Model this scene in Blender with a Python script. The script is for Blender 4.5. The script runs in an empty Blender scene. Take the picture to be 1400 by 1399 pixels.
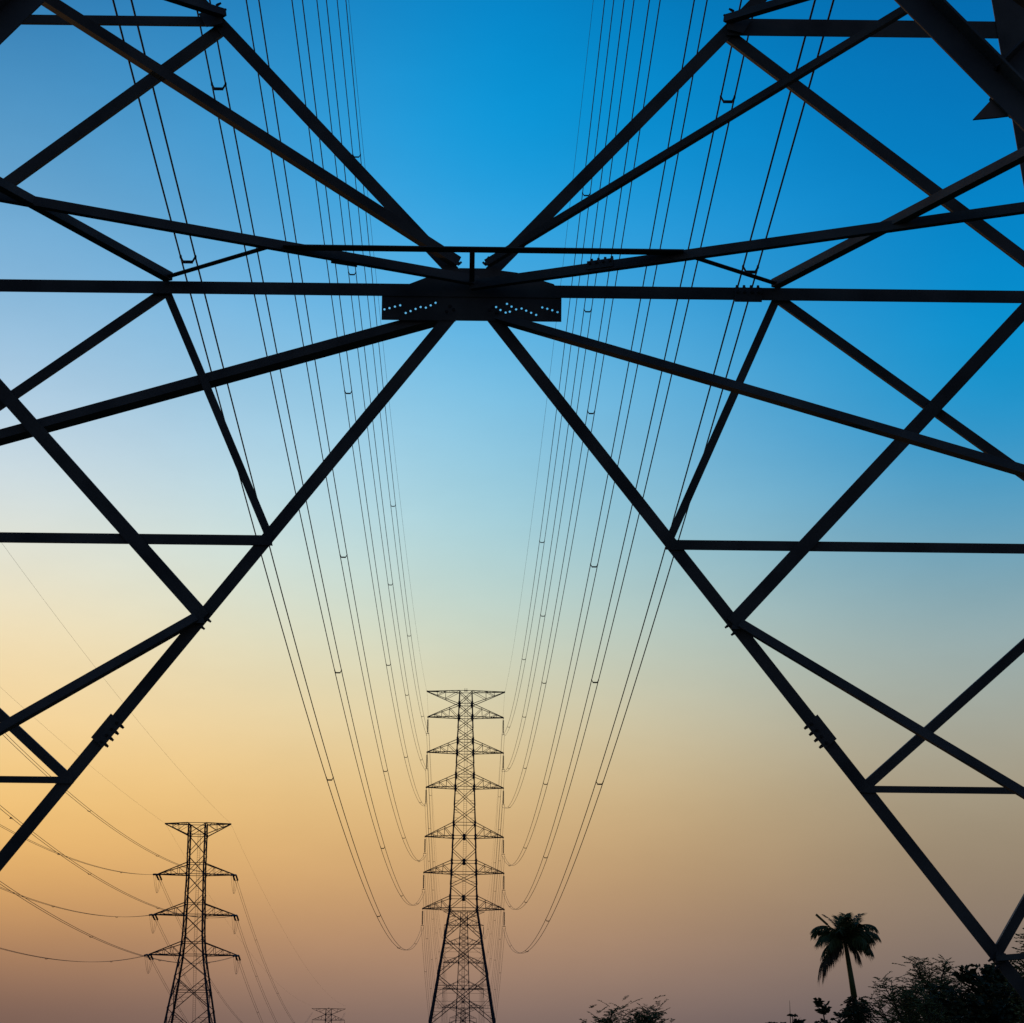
import bpy, bmesh, math, random
from math import sin, cos, tan, radians, pi, sqrt, atan2
from mathutils import Vector, Matrix
from mathutils.geometry import tessellate_polygon

random.seed(7)
SC = bpy.context.scene
COL = SC.collection

# ------------------------------------------------------------------ camera
EYE = 1.6
PITCH, ROLL = radians(14.742), radians(0.65)
cam_d = bpy.data.cameras.new('camera')
cam = bpy.data.objects.new('camera', cam_d)
COL.objects.link(cam)
cam_d.sensor_fit = 'HORIZONTAL'
cam_d.sensor_width = 36.0
cam_d.lens = 3395.7 / 1400 * 36.0
cam_d.shift_x = 58.4 / 1400
cam_d.clip_start = 0.1
cam_d.clip_end = 20000
cam.matrix_world = Matrix.Translation((0, 0, EYE)) @ Matrix.Rotation(pi / 2 + PITCH, 4, 'X') @ Matrix.Rotation(ROLL, 4, 'Z')
SC.camera = cam

# ------------------------------------------------------------------ sky
SUN_AZ, SUN_EL = radians(-32), radians(3.0)       # azimuth measured from +Y towards +X

def lin(c):
    c = c / 255.0
    return c / 12.92 if c <= 0.04045 else ((c + 0.055) / 1.055) ** 2.4

def rgb(r, g, b):
    return (lin(r), lin(g), lin(b), 1.0)

world = bpy.data.worlds.new('World')
SC.world = world
world.use_nodes = True
nt = world.node_tree
nt.nodes.clear()
N = nt.nodes.new
LK = nt.links.new

def mth(op, a, b=None, clamp=False):
    n = N('ShaderNodeMath'); n.operation = op; n.use_clamp = clamp
    for i, v in enumerate((a, b)):
        if v is None: continue
        if hasattr(v, 'links') or hasattr(v, 'is_linked'): LK(v, n.inputs[i])
        else: n.inputs[i].default_value = v
    return n.outputs[0]

tc = N('ShaderNodeTexCoord')
nrm = N('ShaderNodeVectorMath'); nrm.operation = 'NORMALIZE'; LK(tc.outputs['Generated'], nrm.inputs[0])
sep = N('ShaderNodeSeparateXYZ'); LK(nrm.outputs[0], sep.inputs[0])
elev = mth('MULTIPLY', mth('ARCSINE', sep.outputs[2]), 180 / pi)          # degrees above the horizon
e01 = mth('DIVIDE', elev, 40.0, True)
hx = mth('MULTIPLY', sep.outputs[0], sin(SUN_AZ))
hy = mth('MULTIPLY', sep.outputs[1], cos(SUN_AZ))
hl = mth('SQRT', mth('ADD', mth('MULTIPLY', sep.outputs[0], sep.outputs[0]), mth('ADD', mth('MULTIPLY', sep.outputs[1], sep.outputs[1]), 1e-5)))
away = mth('MULTIPLY', mth('ARCCOSINE', mth('DIVIDE', mth('ADD', hx, hy), hl, False)), 180 / pi)   # degrees of azimuth from the sunset

def ramp(stops):
    n = N('ShaderNodeValToRGB'); n.color_ramp.interpolation = 'B_SPLINE'
    cr = n.color_ramp
    while len(cr.elements) < len(stops): cr.elements.new(0.5)
    for el, (e, c) in zip(cr.elements, stops):
        el.position = min(1, e / 40.0); el.color = rgb(*c)
    LK(e01, n.inputs[0])
    return n.outputs[0]

SKY_NEAR = [(0, (72, 60, 68)), (3.2, (122, 97, 88)), (4.8, (175, 129, 93)), (6.4, (226, 172, 102)), (8.1, (244, 198, 122)), (9.7, (246, 212, 154)),
            (11.4, (244, 222, 177)), (13.0, (236, 230, 206)), (14.7, (212, 222, 222)), (16.4, (186, 209, 226)), (18.1, (156, 194, 222)),
            (19.8, (130, 180, 216)), (22.2, (94, 160, 205)), (24.7, (64, 138, 190)), (27, (36, 112, 168)), (33, (22, 75, 130)), (40, (10, 45, 95))]
SKY_MID = [(0, (76, 66, 74)), (3.2, (133, 112, 105)), (4.8, (178, 139, 111)), (6.4, (207, 164, 114)), (8.1, (223, 187, 130)), (9.7, (227, 208, 162)),
           (11.4, (214, 218, 192)), (13.0, (190, 216, 210)), (14.7, (166, 210, 221)), (16.4, (146, 203, 228)), (18.1, (114, 189, 227)),
           (19.8, (76, 172, 225)), (22.2, (14, 158, 222)), (24.7, (0, 148, 214)), (27, (0, 134, 202)), (33, (0, 92, 162)), (40, (5, 55, 110))]
SKY_FAR = [(0, (66, 60, 74)), (3.2, (102, 93, 96)), (4.8, (130, 114, 105)), (6.4, (149, 131, 110)), (8.1, (161, 148, 124)), (9.7, (164, 164, 149)),
           (11.4, (153, 172, 171)), (13.0, (126, 166, 180)), (14.7, (86, 157, 192)), (16.4, (38, 147, 200)), (18.1, (6, 146, 206)),
           (19.8, (0, 139, 205)), (22.2, (0, 127, 196)), (24.7, (0, 114, 183)), (27, (0, 101, 166)), (33, (0, 66, 122)), (40, (5, 45, 92))]
SKY_BACK = [(0, (92, 92, 108)), (8, (120, 118, 132)), (16, (100, 118, 142)), (24, (62, 100, 140)), (40, (24, 62, 108))]

def mix(a, b, f):
    n = N('ShaderNodeMix'); n.data_type = 'RGBA'; n.clamp_factor = True
    LK(f, n.inputs[0]); LK(a, n.inputs[6]); LK(b, n.inputs[7])
    return n.outputs[2]

def step(lo, hi):
    n = N('ShaderNodeMapRange'); n.interpolation_type = 'SMOOTHSTEP'
    n.inputs[1].default_value = lo; n.inputs[2].default_value = hi
    LK(away, n.inputs[0]); return n.outputs[0]

skyc = mix(ramp(SKY_NEAR), ramp(SKY_MID), step(19, 34))
skyc = mix(skyc, ramp(SKY_FAR), step(29, 45))
skyc = mix(skyc, ramp(SKY_BACK), step(46, 120))
hm = N('ShaderNodeMapping'); hm.inputs['Scale'].default_value = (1.0, 1.0, 2.6); LK(nrm.outputs[0], hm.inputs[0])
hn = N('ShaderNodeTexNoise'); hn.inputs['Scale'].default_value = 5.0; hn.inputs['Detail'].default_value = 7.0; hn.inputs['Roughness'].default_value = 0.62; LK(hm.outputs[0], hn.inputs['Vector'])
hv = N('ShaderNodeMapRange'); LK(hn.outputs[0], hv.inputs[0]); hv.inputs[1].default_value = 0.3; hv.inputs[2].default_value = 0.7; hv.inputs[3].default_value = 0.955; hv.inputs[4].default_value = 1.045
hs = N('ShaderNodeVectorMath'); hs.operation = 'SCALE'; LK(skyc, hs.inputs[0]); LK(hv.outputs[0], hs.inputs['Scale'])
bg1 = N('ShaderNodeBackground'); LK(hs.outputs[0], bg1.inputs[0]); bg1.inputs[1].default_value = 1.0
nish = N('ShaderNodeTexSky'); nish.sky_type = 'NISHITA'; nish.sun_disc = False
nish.sun_elevation = SUN_EL; nish.sun_rotation = SUN_AZ; nish.air_density = 1.4; nish.dust_density = 2.0
bg2 = N('ShaderNodeBackground'); LK(nish.outputs[0], bg2.inputs[0]); bg2.inputs[1].default_value = 0.0012
addn = N('ShaderNodeAddShader'); LK(bg1.outputs[0], addn.inputs[0]); LK(bg2.outputs[0], addn.inputs[1])
wo = N('ShaderNodeOutputWorld'); LK(addn.outputs[0], wo.inputs[0])

# ------------------------------------------------------------------ sun (very low, in front and to the left)
sun_d = bpy.data.lights.new('sun', 'SUN')
sun = bpy.data.objects.new('sun', sun_d)
COL.objects.link(sun)
sun_d.energy = 0.25
sun_d.angle = radians(0.5)
sun_d.color = (1.0, 0.55, 0.28)
sdir = Vector((sin(SUN_AZ) * cos(SUN_EL), cos(SUN_AZ) * cos(SUN_EL), sin(SUN_EL)))
sun.rotation_euler = sdir.to_track_quat('Z', 'Y').to_euler()

SC.view_settings.view_transform = 'Standard'
SC.view_settings.look = 'None'
SC.view_settings.exposure = 0.0
SC.view_settings.gamma = 1.0
SC.view_settings.use_curve_mapping = False

# ------------------------------------------------------------------ materials
def material(name, c1, c2, scale, rough=0.6, metal=0.0, spec=0.3, bump=0.0, detail=4.0):
    m = bpy.data.materials.new(name); m.use_nodes = True
    t = m.node_tree; b = t.nodes['Principled BSDF']
    co = t.nodes.new('ShaderNodeTexCoord')
    no = t.nodes.new('ShaderNodeTexNoise'); no.inputs['Scale'].default_value = scale; no.inputs['Detail'].default_value = detail
    t.links.new(co.outputs['Object'], no.inputs['Vector'])
    r = t.nodes.new('ShaderNodeValToRGB')
    r.color_ramp.elements[0].position = 0.35; r.color_ramp.elements[0].color = (*c1, 1)
    r.color_ramp.elements[1].position = 0.65; r.color_ramp.elements[1].color = (*c2, 1)
    t.links.new(no.outputs[0], r.inputs[0]); t.links.new(r.outputs[0], b.inputs['Base Color'])
    b.inputs['Roughness'].default_value = rough; b.inputs['Metallic'].default_value = metal
    b.inputs['Specular IOR Level'].default_value = spec
    if bump:
        bn = t.nodes.new('ShaderNodeBump'); bn.inputs['Strength'].default_value = bump; bn.inputs['Distance'].default_value = 0.01
        t.links.new(no.outputs[0], bn.inputs['Height']); t.links.new(bn.outputs[0], b.inputs['Normal'])
    return m

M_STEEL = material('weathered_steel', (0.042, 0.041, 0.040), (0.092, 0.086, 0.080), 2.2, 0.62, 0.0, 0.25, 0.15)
M_BROWN = material('brown_steel', (0.13, 0.10, 0.085), (0.16, 0.135, 0.12), 2.5, 0.75, 0.0, 0.15, 0.2)  # lighter, browner steel; stands in for warm light on one plan brace
M_BOLT = material('bolt_steel', (0.02, 0.02, 0.022), (0.035, 0.033, 0.033), 20, 0.6, 0.0, 0.2)
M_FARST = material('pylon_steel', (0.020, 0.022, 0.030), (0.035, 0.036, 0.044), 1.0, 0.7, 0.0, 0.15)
M_CABLE = material('conductor', (0.025, 0.025, 0.026), (0.04, 0.04, 0.04), 4, 0.7, 0.0, 0.15)
M_INS = material('insulator_glaze', (0.03, 0.022, 0.02), (0.04, 0.03, 0.026), 6, 0.4, 0.0, 0.3)
M_CONC = material('concrete', (0.25, 0.24, 0.22), (0.35, 0.33, 0.30), 3, 0.9, 0.0, 0.2, 0.3)
M_GROUND = material('field_grass', (0.030, 0.045, 0.015), (0.07, 0.065, 0.03), 0.15, 0.95, 0.0, 0.1, 0.4, 10)
M_LEAF = material('leaf_green', (0.085, 0.10, 0.03), (0.125, 0.14, 0.045), 2.0, 0.7, 0.0, 0.2)
M_DARKLEAF = material('leaf_dark', (0.025, 0.034, 0.014), (0.042, 0.052, 0.022), 2.0, 0.75, 0.0, 0.15)
M_BARK = material('bark', (0.035, 0.028, 0.02), (0.06, 0.048, 0.036), 6.0, 0.9, 0.0, 0.1, 0.5)
M_PALM = material('palm_frond_green', (0.06, 0.07, 0.018), (0.08, 0.09, 0.025), 3.0, 0.6, 0.0, 0.25)
M_DRY = material('palm_frond_dry', (0.055, 0.04, 0.025), (0.08, 0.058, 0.038), 3.0, 0.85, 0.0, 0.1)
M_PTRUNK = material('palm_trunk_green', (0.03, 0.042, 0.014), (0.05, 0.055, 0.022), 1.5, 0.7, 0.0, 0.2, 0.3)
M_BIRD = material('bird_feathers', (0.02, 0.018, 0.016), (0.035, 0.03, 0.028), 10, 0.8, 0.0, 0.1)

# ------------------------------------------------------------------ helpers
def link(name, mesh, parent=None, loc=None):
    o = bpy.data.objects.new(name, mesh); COL.objects.link(o)
    if parent: o.parent = parent
    if loc is not None: o.location = loc
    return o

def tag(o, label=None, cat=None, group=None, kind=None):
    if label: o['label'] = label
    if cat: o['category'] = cat
    if group: o['group'] = group
    if kind: o['kind'] = kind
    return o

def empty(name, loc=(0, 0, 0), rz=0.0, parent=None):
    o = bpy.data.objects.new(name, None); COL.objects.link(o)
    o.location = loc; o.rotation_euler = (0, 0, rz); o.empty_display_size = 0.5
    return o

class MB:
    """collects faces, builds one mesh"""
    def __init__(s): s.v = []; s.f = []
    def add(s, verts, faces):
        o = len(s.v); s.v += [tuple(v) for v in verts]; s.f += [tuple(i + o for i in f) for f in faces]
    def prism(s, p, q, prof, a, b):
        """extrude closed profile [(u,v)] in frame a,b from p to q"""
        n = len(prof)
        vs = [p + a * u + b * v for u, v in prof] + [q + a * u + b * v for u, v in prof]
        fs = [(i, (i + 1) % n, n + (i + 1) % n, n + i) for i in range(n)] + [tuple(range(n))[::-1], tuple(range(n, 2 * n))]
        s.add(vs, fs)
    def bar(s, p, q, w, h=None, up=None):
        p, q = Vector(p), Vector(q); d = (q - p)
        if d.length < 1e-6: return
        d.normalize(); u = Vector(up) if up is not None else Vector((0, 0, 1))
        if abs(d.dot(u)) > 0.98: u = Vector((0, 1, 0))
        a = d.cross(u).normalized(); b = a.cross(d).normalized(); h = h or w
        s.prism(p, q, [(-w / 2, -h / 2), (w / 2, -h / 2), (w / 2, h / 2), (-w / 2, h / 2)], a, b)
    def angle(s, p, q, wd, n, edge=1, off=0.0, wd2=None, t=None):
        """rolled L section: one flange square to n, the other standing along n on the chosen edge"""
        p, q = Vector(p), Vector(q); d = (q - p).normalized(); n = Vector(n); n = (n - d * n.dot(d)).normalized()
        a = d.cross(n).normalized() * edge
        t = t or max(0.008, wd * 0.09); wd2 = wd2 if wd2 is not None else wd * 0.8; h = wd / 2
        s.prism(p + n * off, q + n * off, [(-h, 0), (h, 0), (h, wd2), (h - t, wd2), (h - t, t), (-h, t)], a, n)
    def tube(s, pts, r, n=6, r2=None):
        k = len(pts); pts = [Vector(p) for p in pts]; base = len(s.v)
        prev = None
        for i, p in enumerate(pts):
            d = (pts[min(i + 1, k - 1)] - pts[max(i - 1, 0)]).normalized()
            u = Vector((1, 0, 0)) if abs(d.x) < 0.9 else Vector((0, 0, 1))
            a = d.cross(u).normalized(); b = d.cross(a)
            if prev is not None and a.dot(prev) < 0: a = -a; b = -b
            prev = a
            rr = r if r2 is None else r + (r2 - r) * i / (k - 1)
            s.v += [tuple(p + (a * cos(2 * pi * j / n) + b * sin(2 * pi * j / n)) * rr) for j in range(n)]
        for i in range(k - 1):
            for j in range(n):
                s.f.append((base + i * n + j, base + i * n + (j + 1) % n, base + (i + 1) * n + (j + 1) % n, base + (i + 1) * n + j))
        s.f.append(tuple(base + j for j in range(n))[::-1]); s.f.append(tuple(base + (k - 1) * n + j for j in range(n)))
    def mesh(s, name, m, smooth=False):
        me = bpy.data.meshes.new(name); me.from_pydata(s.v, [], s.f); me.materials.append(m)
        me.validate(); me.update()
        if smooth:
            for p in me.polygons: p.use_smooth = True
        return me
    def build(s, name, m, parent=None, smooth=False, loc=None):
        return link(name, s.mesh(name, m, smooth), parent, loc)

def hexbolt(mb, p, d, r=0.018, ln=0.035):
    p = Vector(p); d = Vector(d).normalized()
    u = Vector((0, 0, 1)) if abs(d.z) < 0.9 else Vector((1, 0, 0)); a = d.cross(u).normalized(); b = d.cross(a)
    hx_ = [(r * cos(k * pi / 3), r * sin(k * pi / 3)) for k in range(6)]
    mb.prism(p, p + d * ln * 0.62, hx_, a, b)
    mb.prism(p + d * ln * 0.62, p + d * ln, [(u_ * .78, v_ * .78) for u_, v_ in hx_], a, b)

# ------------------------------------------------------------------ ground
def ground_z(x, y):
    g = lambda cx, cy, a, s: a * math.exp(-((x - cx) ** 2 + (y - cy) ** 2) / (2 * s * s))
    return g(-0.2, 784, 1.9, 60) + g(-0.2, 1168, -5.0, 90) + g(-52.16, 62.5, 0.73, 16) + g(-51.4, 963, -3.8, 60)

def lerp_grid():
    a = [-4000, -2500, -1500, -900, -500, -300, -200, -150]
    return a
xs = sorted(set([-4000, -2500, -1500, -900, -600, -400, 4000, 2500, 1500, 900, 600, 400] + [x for x in range(-300, 301, 12)]))
ys = sorted(set([-2000, -1000, -500, -250, 6000, 4000, 2800, 2000] + [y for y in range(-120, 1560, 15)]))
gv = [(x, y, ground_z(x, y)) for y in ys for x in xs]
gf = [(j * len(xs) + i, j * len(xs) + i + 1, (j + 1) * len(xs) + i + 1, (j + 1) * len(xs) + i) for j in range(len(ys) - 1) for i in range(len(xs) - 1)]
gm = bpy.data.meshes.new('ground'); gm.from_pydata(gv, [], gf); gm.materials.append(M_GROUND)
for p_ in gm.polygons: p_.use_smooth = True
tag(link('ground', gm), kind='structure')

# ------------------------------------------------------------------ quad-circuit pylon (shared design)
TIPS = [76.4, 72.14, 66.35, 60.62, 52.66, 46.9, 41.15]
JOINS = [74.26, 74.26, 68.3, 62.6, 54.8, 48.7, 43.0]
HALF = [6.33, 6.15, 6.2, 6.25, 6.3, 6.43, 6.52]

def pylon_w(z, waist=41.15, w0=2.30):
    return w0 - (z - waist) * 0.035 if z > waist else w0 + (waist - z) * 0.1625

def crossarm_mb(level, side, wf, dz=0.0, tips=TIPS, joins=JOINS, half=HALF, ch=0.11, br=0.065):
    m = MB(); zb = tips[level] - dz; zt = joins[level] - dz; tip = Vector((side * half[level], 0, zb)); inv = level == 0
    wb, wt = wf(zb), wf(zt)
    for fy in (-1, 1):
        rb = Vector((side * wb, fy * wb, zb)); rt = Vector((side * wt, fy * wt, zt))
        tb = tip + Vector((0, fy * 0.14, 0))
        m.bar(rb, tb, ch); m.bar(rt, tb + Vector((0, 0, 0.05 if not inv else -0.05)), ch * 0.9)
        fr = (0.30, 0.55, 0.78) if not inv else (0.42, 0.68)
        pb = [rb.lerp(tb, f_) for f_ in fr]; pt = [rt.lerp(tb, f_) for f_ in fr]
        prev_t = rb
        for k_ in range(len(fr)):
            m.bar(pb[k_], pt[k_], br)
            m.bar(rb if k_ == 0 else pb[k_ - 1], pt[k_], br)
    fr = (0.0, 0.3, 0.55, 0.78)
    for k_ in range(4):
        a_ = [Vector((side * wb, fy * wb, zb)).lerp(tip + Vector((0, fy * .14, 0)), fr[k_]) for fy in (-1, 1)]
        m.bar(a_[0], a_[1], br)
        if k_ < 3:
            b_ = Vector((side * wb, (1 if k_ % 2 else -1) * wb, zb)).lerp(tip + Vector((0, (1 if k_ % 2 else -1) * .14, 0)), fr[k_ + 1])
            m.bar(a_[0 if k_ % 2 else 1], b_, br)
    m.bar(tip + Vector((0, -0.2, 0)), tip + Vector((0, 0.2, 0)), 0.16, 0.2)
    if not inv: m.bar(tip + Vector((0, 0, 0)), tip + Vector((0, 0, -0.30)), 0.05)
    return m

def face_pts(w, z, face):
    """left and right corners of a face at height z; face 0 front(-y) 1 back(+y) 2 left 3 right"""
    c = [((-w, -w), (w, -w)), ((-w, w), (w, w)), ((-w, -w), (-w, w)), ((w, -w), (w, w))][face]
    return Vector((*c[0], z)), Vector((*c[1], z))

def bracing_mb(face, wf, panels, br=0.075, plates=(), horiz=(), redundant=()):
    m = MB()
    nrm_ = [Vector((0, -1, 0)), Vector((0, 1, 0)), Vector((-1, 0, 0)), Vector((1, 0, 0))][face]
    for lo, hi in panels:
        l0, r0 = face_pts(wf(lo), lo, face); l1, r1 = face_pts(wf(hi), hi, face)
        b2 = br * (1.25 if lo < 41.2 and hi - lo > 4 else 1.0)
        m.bar(l0, r1, b2); m.bar(r0 + nrm_ * -0.05, l1 + nrm_ * -0.05, b2)
        den = (l0 - r0).length + (l1 - r1).length
        fc = (l0 - r0).length / den; X = l0.lerp(r1, fc)
        if (lo, hi) in redundant or hi - lo > 4.2:
            # redundant members between the crossed diagonals and the legs
            for a0, a1, c_ in ((l0, l1, X), (r0, r1, X)):
                leg_mid = a0.lerp(a1, fc)
                for s_ in (0.5,):
                    m.bar(a0.lerp(X, s_), a0.lerp(a1, fc * s_ * 1.0), br * .55)
                    m.bar(a0.lerp(X, s_), leg_mid, br * .55)
                    m.bar(a1.lerp(X, s_), a1.lerp(a0, (1 - fc) * s_), br * .55)
                    m.bar(a1.lerp(X, s_), leg_mid, br * .55)
                for s_ in (0.25, 0.75):
                    m.bar(a0.lerp(X, s_), a0.lerp(a1, fc * s_), br * .45)
                    m.bar(a1.lerp(X, s_), a1.lerp(a0, (1 - fc) * s_), br * .45)
        elif hi - lo < 3.3:
            for a0, a1 in ((l0, l1), (r0, r1)):
                m.bar(a0.lerp(X, .5), a0.lerp(a1, fc * .5), br * .5)
                m.bar(a1.lerp(X, .5), a1.lerp(a0, (1 - fc) * .5), br * .5)
    for z in horiz:
        l, r = face_pts(wf(z), z, face); m.bar(l, r, br)
    for z, s_ in plates:
        l, r = face_pts(wf(z), z, face)
        if s_ > 0:                                   # centre plate
            c_ = (l + r) / 2 + nrm_ * 0.05
            ax = (r - l).normalized()
            m.prism(c_, c_ + nrm_ * 0.03, [(-s_, -s_ * .6), (-s_ * .6, -s_), (s_ * .6, -s_), (s_, -s_ * .6), (s_, s_ * .6), (s_ * .6, s_), (-s_ * .6, s_), (-s_, s_ * .6)], ax, Vector((0, 0, 1)))
        else:                                        # plates on the legs
            for c_, sg in ((l, 1), (r, -1)):
                ax = (r - l).normalized() * sg
                m.prism(c_ + nrm_ * 0.04, c_ + nrm_ * 0.07, [(-0.08, s_), (0.22, s_), (0.34, 0), (0.22, -s_), (-0.08, -s_)], ax, Vector((0, 0, 1)))
    return m

def legs_mb(sx, sy, wf, zs, size):
    m = MB()
    for a_, b_ in zip(zs[:-1], zs[1:]):
        p = Vector((sx * wf(a_), sy * wf(a_), a_)); q = Vector((sx * wf(b_), sy * wf(b_), b_ + 0.02))
        s_ = size(a_); t = s_ * .14
        m.prism(p, q, [(0, 0), (s_, 0), (s_, t), (t, t), (t, s_), (0, s_)], Vector((-sx, 0, 0)), Vector((0, -sy, 0)))
    return m

def ladder_mb(z0, z1, x, yf):
    m = MB(); n = int((z1 - z0) / 0.33)
    for s_ in (-0.24, 0.24):
        for k in range(12):
            a_, b_ = z0 + (z1 - z0) * k / 12, z0 + (z1 - z0) * (k + 1) / 12
            m.bar((x + s_, yf(a_), a_), (x + s_, yf(b_), b_), 0.045)
    for k in range(n):
        z = z0 + (k + .5) * 0.33; m.bar((x - .24, yf(z), z), (x + .24, yf(z), z), 0.025)
    return m

CAGE = [76.4, 74.26, 72.14, 70.16, 68.3, 66.35, 64.4, 62.6, 60.62, 57.5, 54.8, 50.66, 46.9, 44.82, 41.15]
quad_cache = {}

def copy_tree(o, loc=None, parent=None, skip=()):
    c = o.copy(); COL.objects.link(c); c.parent = parent
    if loc is not None: c.location = loc
    for ch in list(o.children):
        if ch.name.split('.')[0] in skip: continue
        copy_tree(ch, None, c, skip)
    return c

def quad_pylon(loc, dz=0.0, lower=(36.59, 30.62, 23.2, 14.5, 5.5, 0.35), label='', group=None, bottom_detail=True):
    t = empty('transmission_tower', loc)
    tag(t, label, 'pylon', group)
    wf = lambda z: pylon_w(z + dz)
    zs = [z - dz for z in CAGE] + [z - dz for z in lower]
    panels = [(zs[i + 1], zs[i]) for i in range(len(zs) - 1)]
    plates = [(z - dz, -0.38) for z in (74.26, 72.14, 68.3, 66.35, 62.6, 60.62, 46.9, 41.15)] + [(z - dz, -0.25) for z in (54.8, 52.66, 48.7, 43.0)] \
        + [(z - dz, 0.27) for z in (52.66, 48.67, 42.9)]
    horiz = [z - dz for z in (76.4, 74.26, 72.14, 68.3, 66.35, 62.6, 60.62, 54.8, 52.66, 48.67, 46.9, 43.0, 41.15, 28.79)]
    horiz = [z for z in horiz if z > zs[-1]]
    for f in range(4):
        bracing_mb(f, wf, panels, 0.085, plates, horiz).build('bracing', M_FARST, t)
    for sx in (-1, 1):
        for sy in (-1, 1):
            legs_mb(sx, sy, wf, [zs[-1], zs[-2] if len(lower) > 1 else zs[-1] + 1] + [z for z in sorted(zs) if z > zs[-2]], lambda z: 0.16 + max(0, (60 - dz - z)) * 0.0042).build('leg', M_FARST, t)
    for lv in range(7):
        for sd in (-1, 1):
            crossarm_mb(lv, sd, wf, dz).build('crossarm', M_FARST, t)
    ladder_mb(max(3, zs[-1]), 76 - dz, 0.1, lambda z: wf(z) - .12).build('ladder', M_FARST, t)
    mb = MB()
    for sx in (-.16, .16): mb.bar((sx, 0, 76.4 - dz), (sx, 0, 76.95 - dz), 0.08)
    mb.bar((-.3, 0, 76.55 - dz), (.3, 0, 76.55 - dz), .14)
    mb.build('peak_fitting', M_FARST, t)
    for sx in (-1, 1):
        for sy in (-1, 1):
            fb = MB(); w_ = wf(0.2); fb.bar((sx * w_, sy * w_, -0.6), (sx * w_, sy * w_, 0.5), 0.9)
            fb.build('foundation', M_CONC, t)
    return t

X2 = -0.22
T2 = quad_pylon((X2, 400, 0), label='tall lattice pylon at the centre between the two fans of wires')
T3 = copy_tree(T2, (X2, 784, 1.9)); T3['label'] = 'smaller pylon seen through the legs of the central pylon, directly behind it'
T4 = copy_tree(T2, (X2, 1168, -5.0)); T4['label'] = 'farthest, tiniest pylon seen low between the legs of the central pylon'
T6 = quad_pylon((-51.4, 963, -3.8), dz=14.0, label='small distant pylon top just above the bottom edge, left of the central pylon', lower=(36.59, 30.62, 23.2, 14.4))

# ------------------------------------------------------------------ insulator strings
def disc_string_mesh(name, ln, r=0.135, n=14, seg=8):
    m = MB()
    for k in range(n):
        z0 = -0.12 - (ln - 0.24) * k / n; z1 = z0 - (ln - 0.24) / n
        prof = [(0.035, z0), (r, z0 - 0.35 * (z0 - z1)), (r * .95, z0 - 0.55 * (z0 - z1)), (0.035, z1)]
        base = len(m.v)
        for rr, z in prof: m.v += [(rr * cos(2 * pi * j / seg), rr * sin(2 * pi * j / seg), z) for j in range(seg)]
        for i in range(3):
            for j in range(seg):
                m.f.append((base + i * seg + j, base + i * seg + (j + 1) % seg, base + (i + 1) * seg + (j + 1) % seg, base + (i + 1) * seg + j))
    m.bar((0, 0, 0.02), (0, 0, -0.14), 0.035); m.bar((0, 0, -ln + .14), (0, 0, -ln), 0.035)
    return m.mesh(name, M_INS)

TW = 0.21     # half spacing of the twin conductors
STR_L = 2.38
me_string = disc_string_mesh('disc_stack', STR_L)
TS_L = 3.7
me_tstring = disc_string_mesh('disc_stack', TS_L, 0.17, 22)
yk = MB()
yk.bar((-TW - .03, 0, -STR_L - .03), (TW + .03, 0, -STR_L - .03), 0.07, 0.08)
for s_ in (-1, 1):
    yk.bar((s_ * TW, 0, -STR_L - .03), (s_ * TW, 0, -STR_L - .33), 0.035)
    yk.bar((s_ * TW, -.16, -STR_L - .33), (s_ * TW, .16, -STR_L - .33), 0.06)
me_yoke = yk.mesh('yoke', M_FARST)
ORD = ['topmost', 'second', 'third', 'fourth', 'fifth', 'lowest']

def hang_string(x, y, z, label=None, group=None, parent=None):
    if parent is None:
        e = empty('insulator_string', (x, y, z)); tag(e, label, 'insulator', group)
        link('disc_stack', me_string, e); link('yoke', me_yoke, e)
    else:
        link('insulator_string', me_string, parent, (x, y, z))

for lv in range(1, 7):
    for sd, sn in ((-1, 'left'), (1, 'right')):
        z = TIPS[lv] - 0.28
        hang_string(X2 + sd * HALF[lv], 400, z, 'dark insulator string under the %s %s phase arm of the central pylon' % (ORD[lv - 1], sn), 'insulator strings on the central pylon')
        hang_string(X2 + sd * HALF[lv], 784, z + 1.9, 'faint far insulator string on the %s %s arm of the pylon behind the central one' % (ORD[lv - 1], sn), 'insulator strings on the pylon behind the central one')
        hang_string(sd * HALF[lv], 0, z, parent=T4)
        hang_string(sd * HALF[lv], 0, z - 14, parent=T6)

# ------------------------------------------------------------------ the near pylon we look out through
C1 = 15.71
T1 = empty('transmission_tower', (0, C1, 0))
tag(T1, 'huge near pylon whose dark beams and braces cross the whole picture', 'pylon')
w1 = lambda z: 6.67 - 0.1625 * z
BEAM = 9.13
Vx = lambda z: 0.808 * (BEAM - z)
Ux = lambda z: 0.962 * (z - BEAM)

def FN(x, z, s=1):           # node on far (s=1) / near (s=-1) face, in the tower's own frame
    return Vector((x, s * w1(z), z))
def SN(sd, y, z):            # node on the side face
    return Vector((sd * w1(z), y, z))
OUT = lambda s: Vector((0, s, 0.1625)).normalized()

def mem(name, p, q, wd, n, edge=1, off=0.0, wd2=None, m=None, t=None):
    mb = MB(); mb.angle(p, q, wd, n, edge, off, wd2, t); return mb.build(name, m or M_STEEL, T1)

def bolts(parent, pts, d, r=0.018, ln=0.045):
    d = Vector(d)
    for p in pts:
        mb = MB(); hexbolt(mb, (0, 0, 0), d, r, ln); o = mb.build('bolt', M_BOLT, parent); o.location = p

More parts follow.
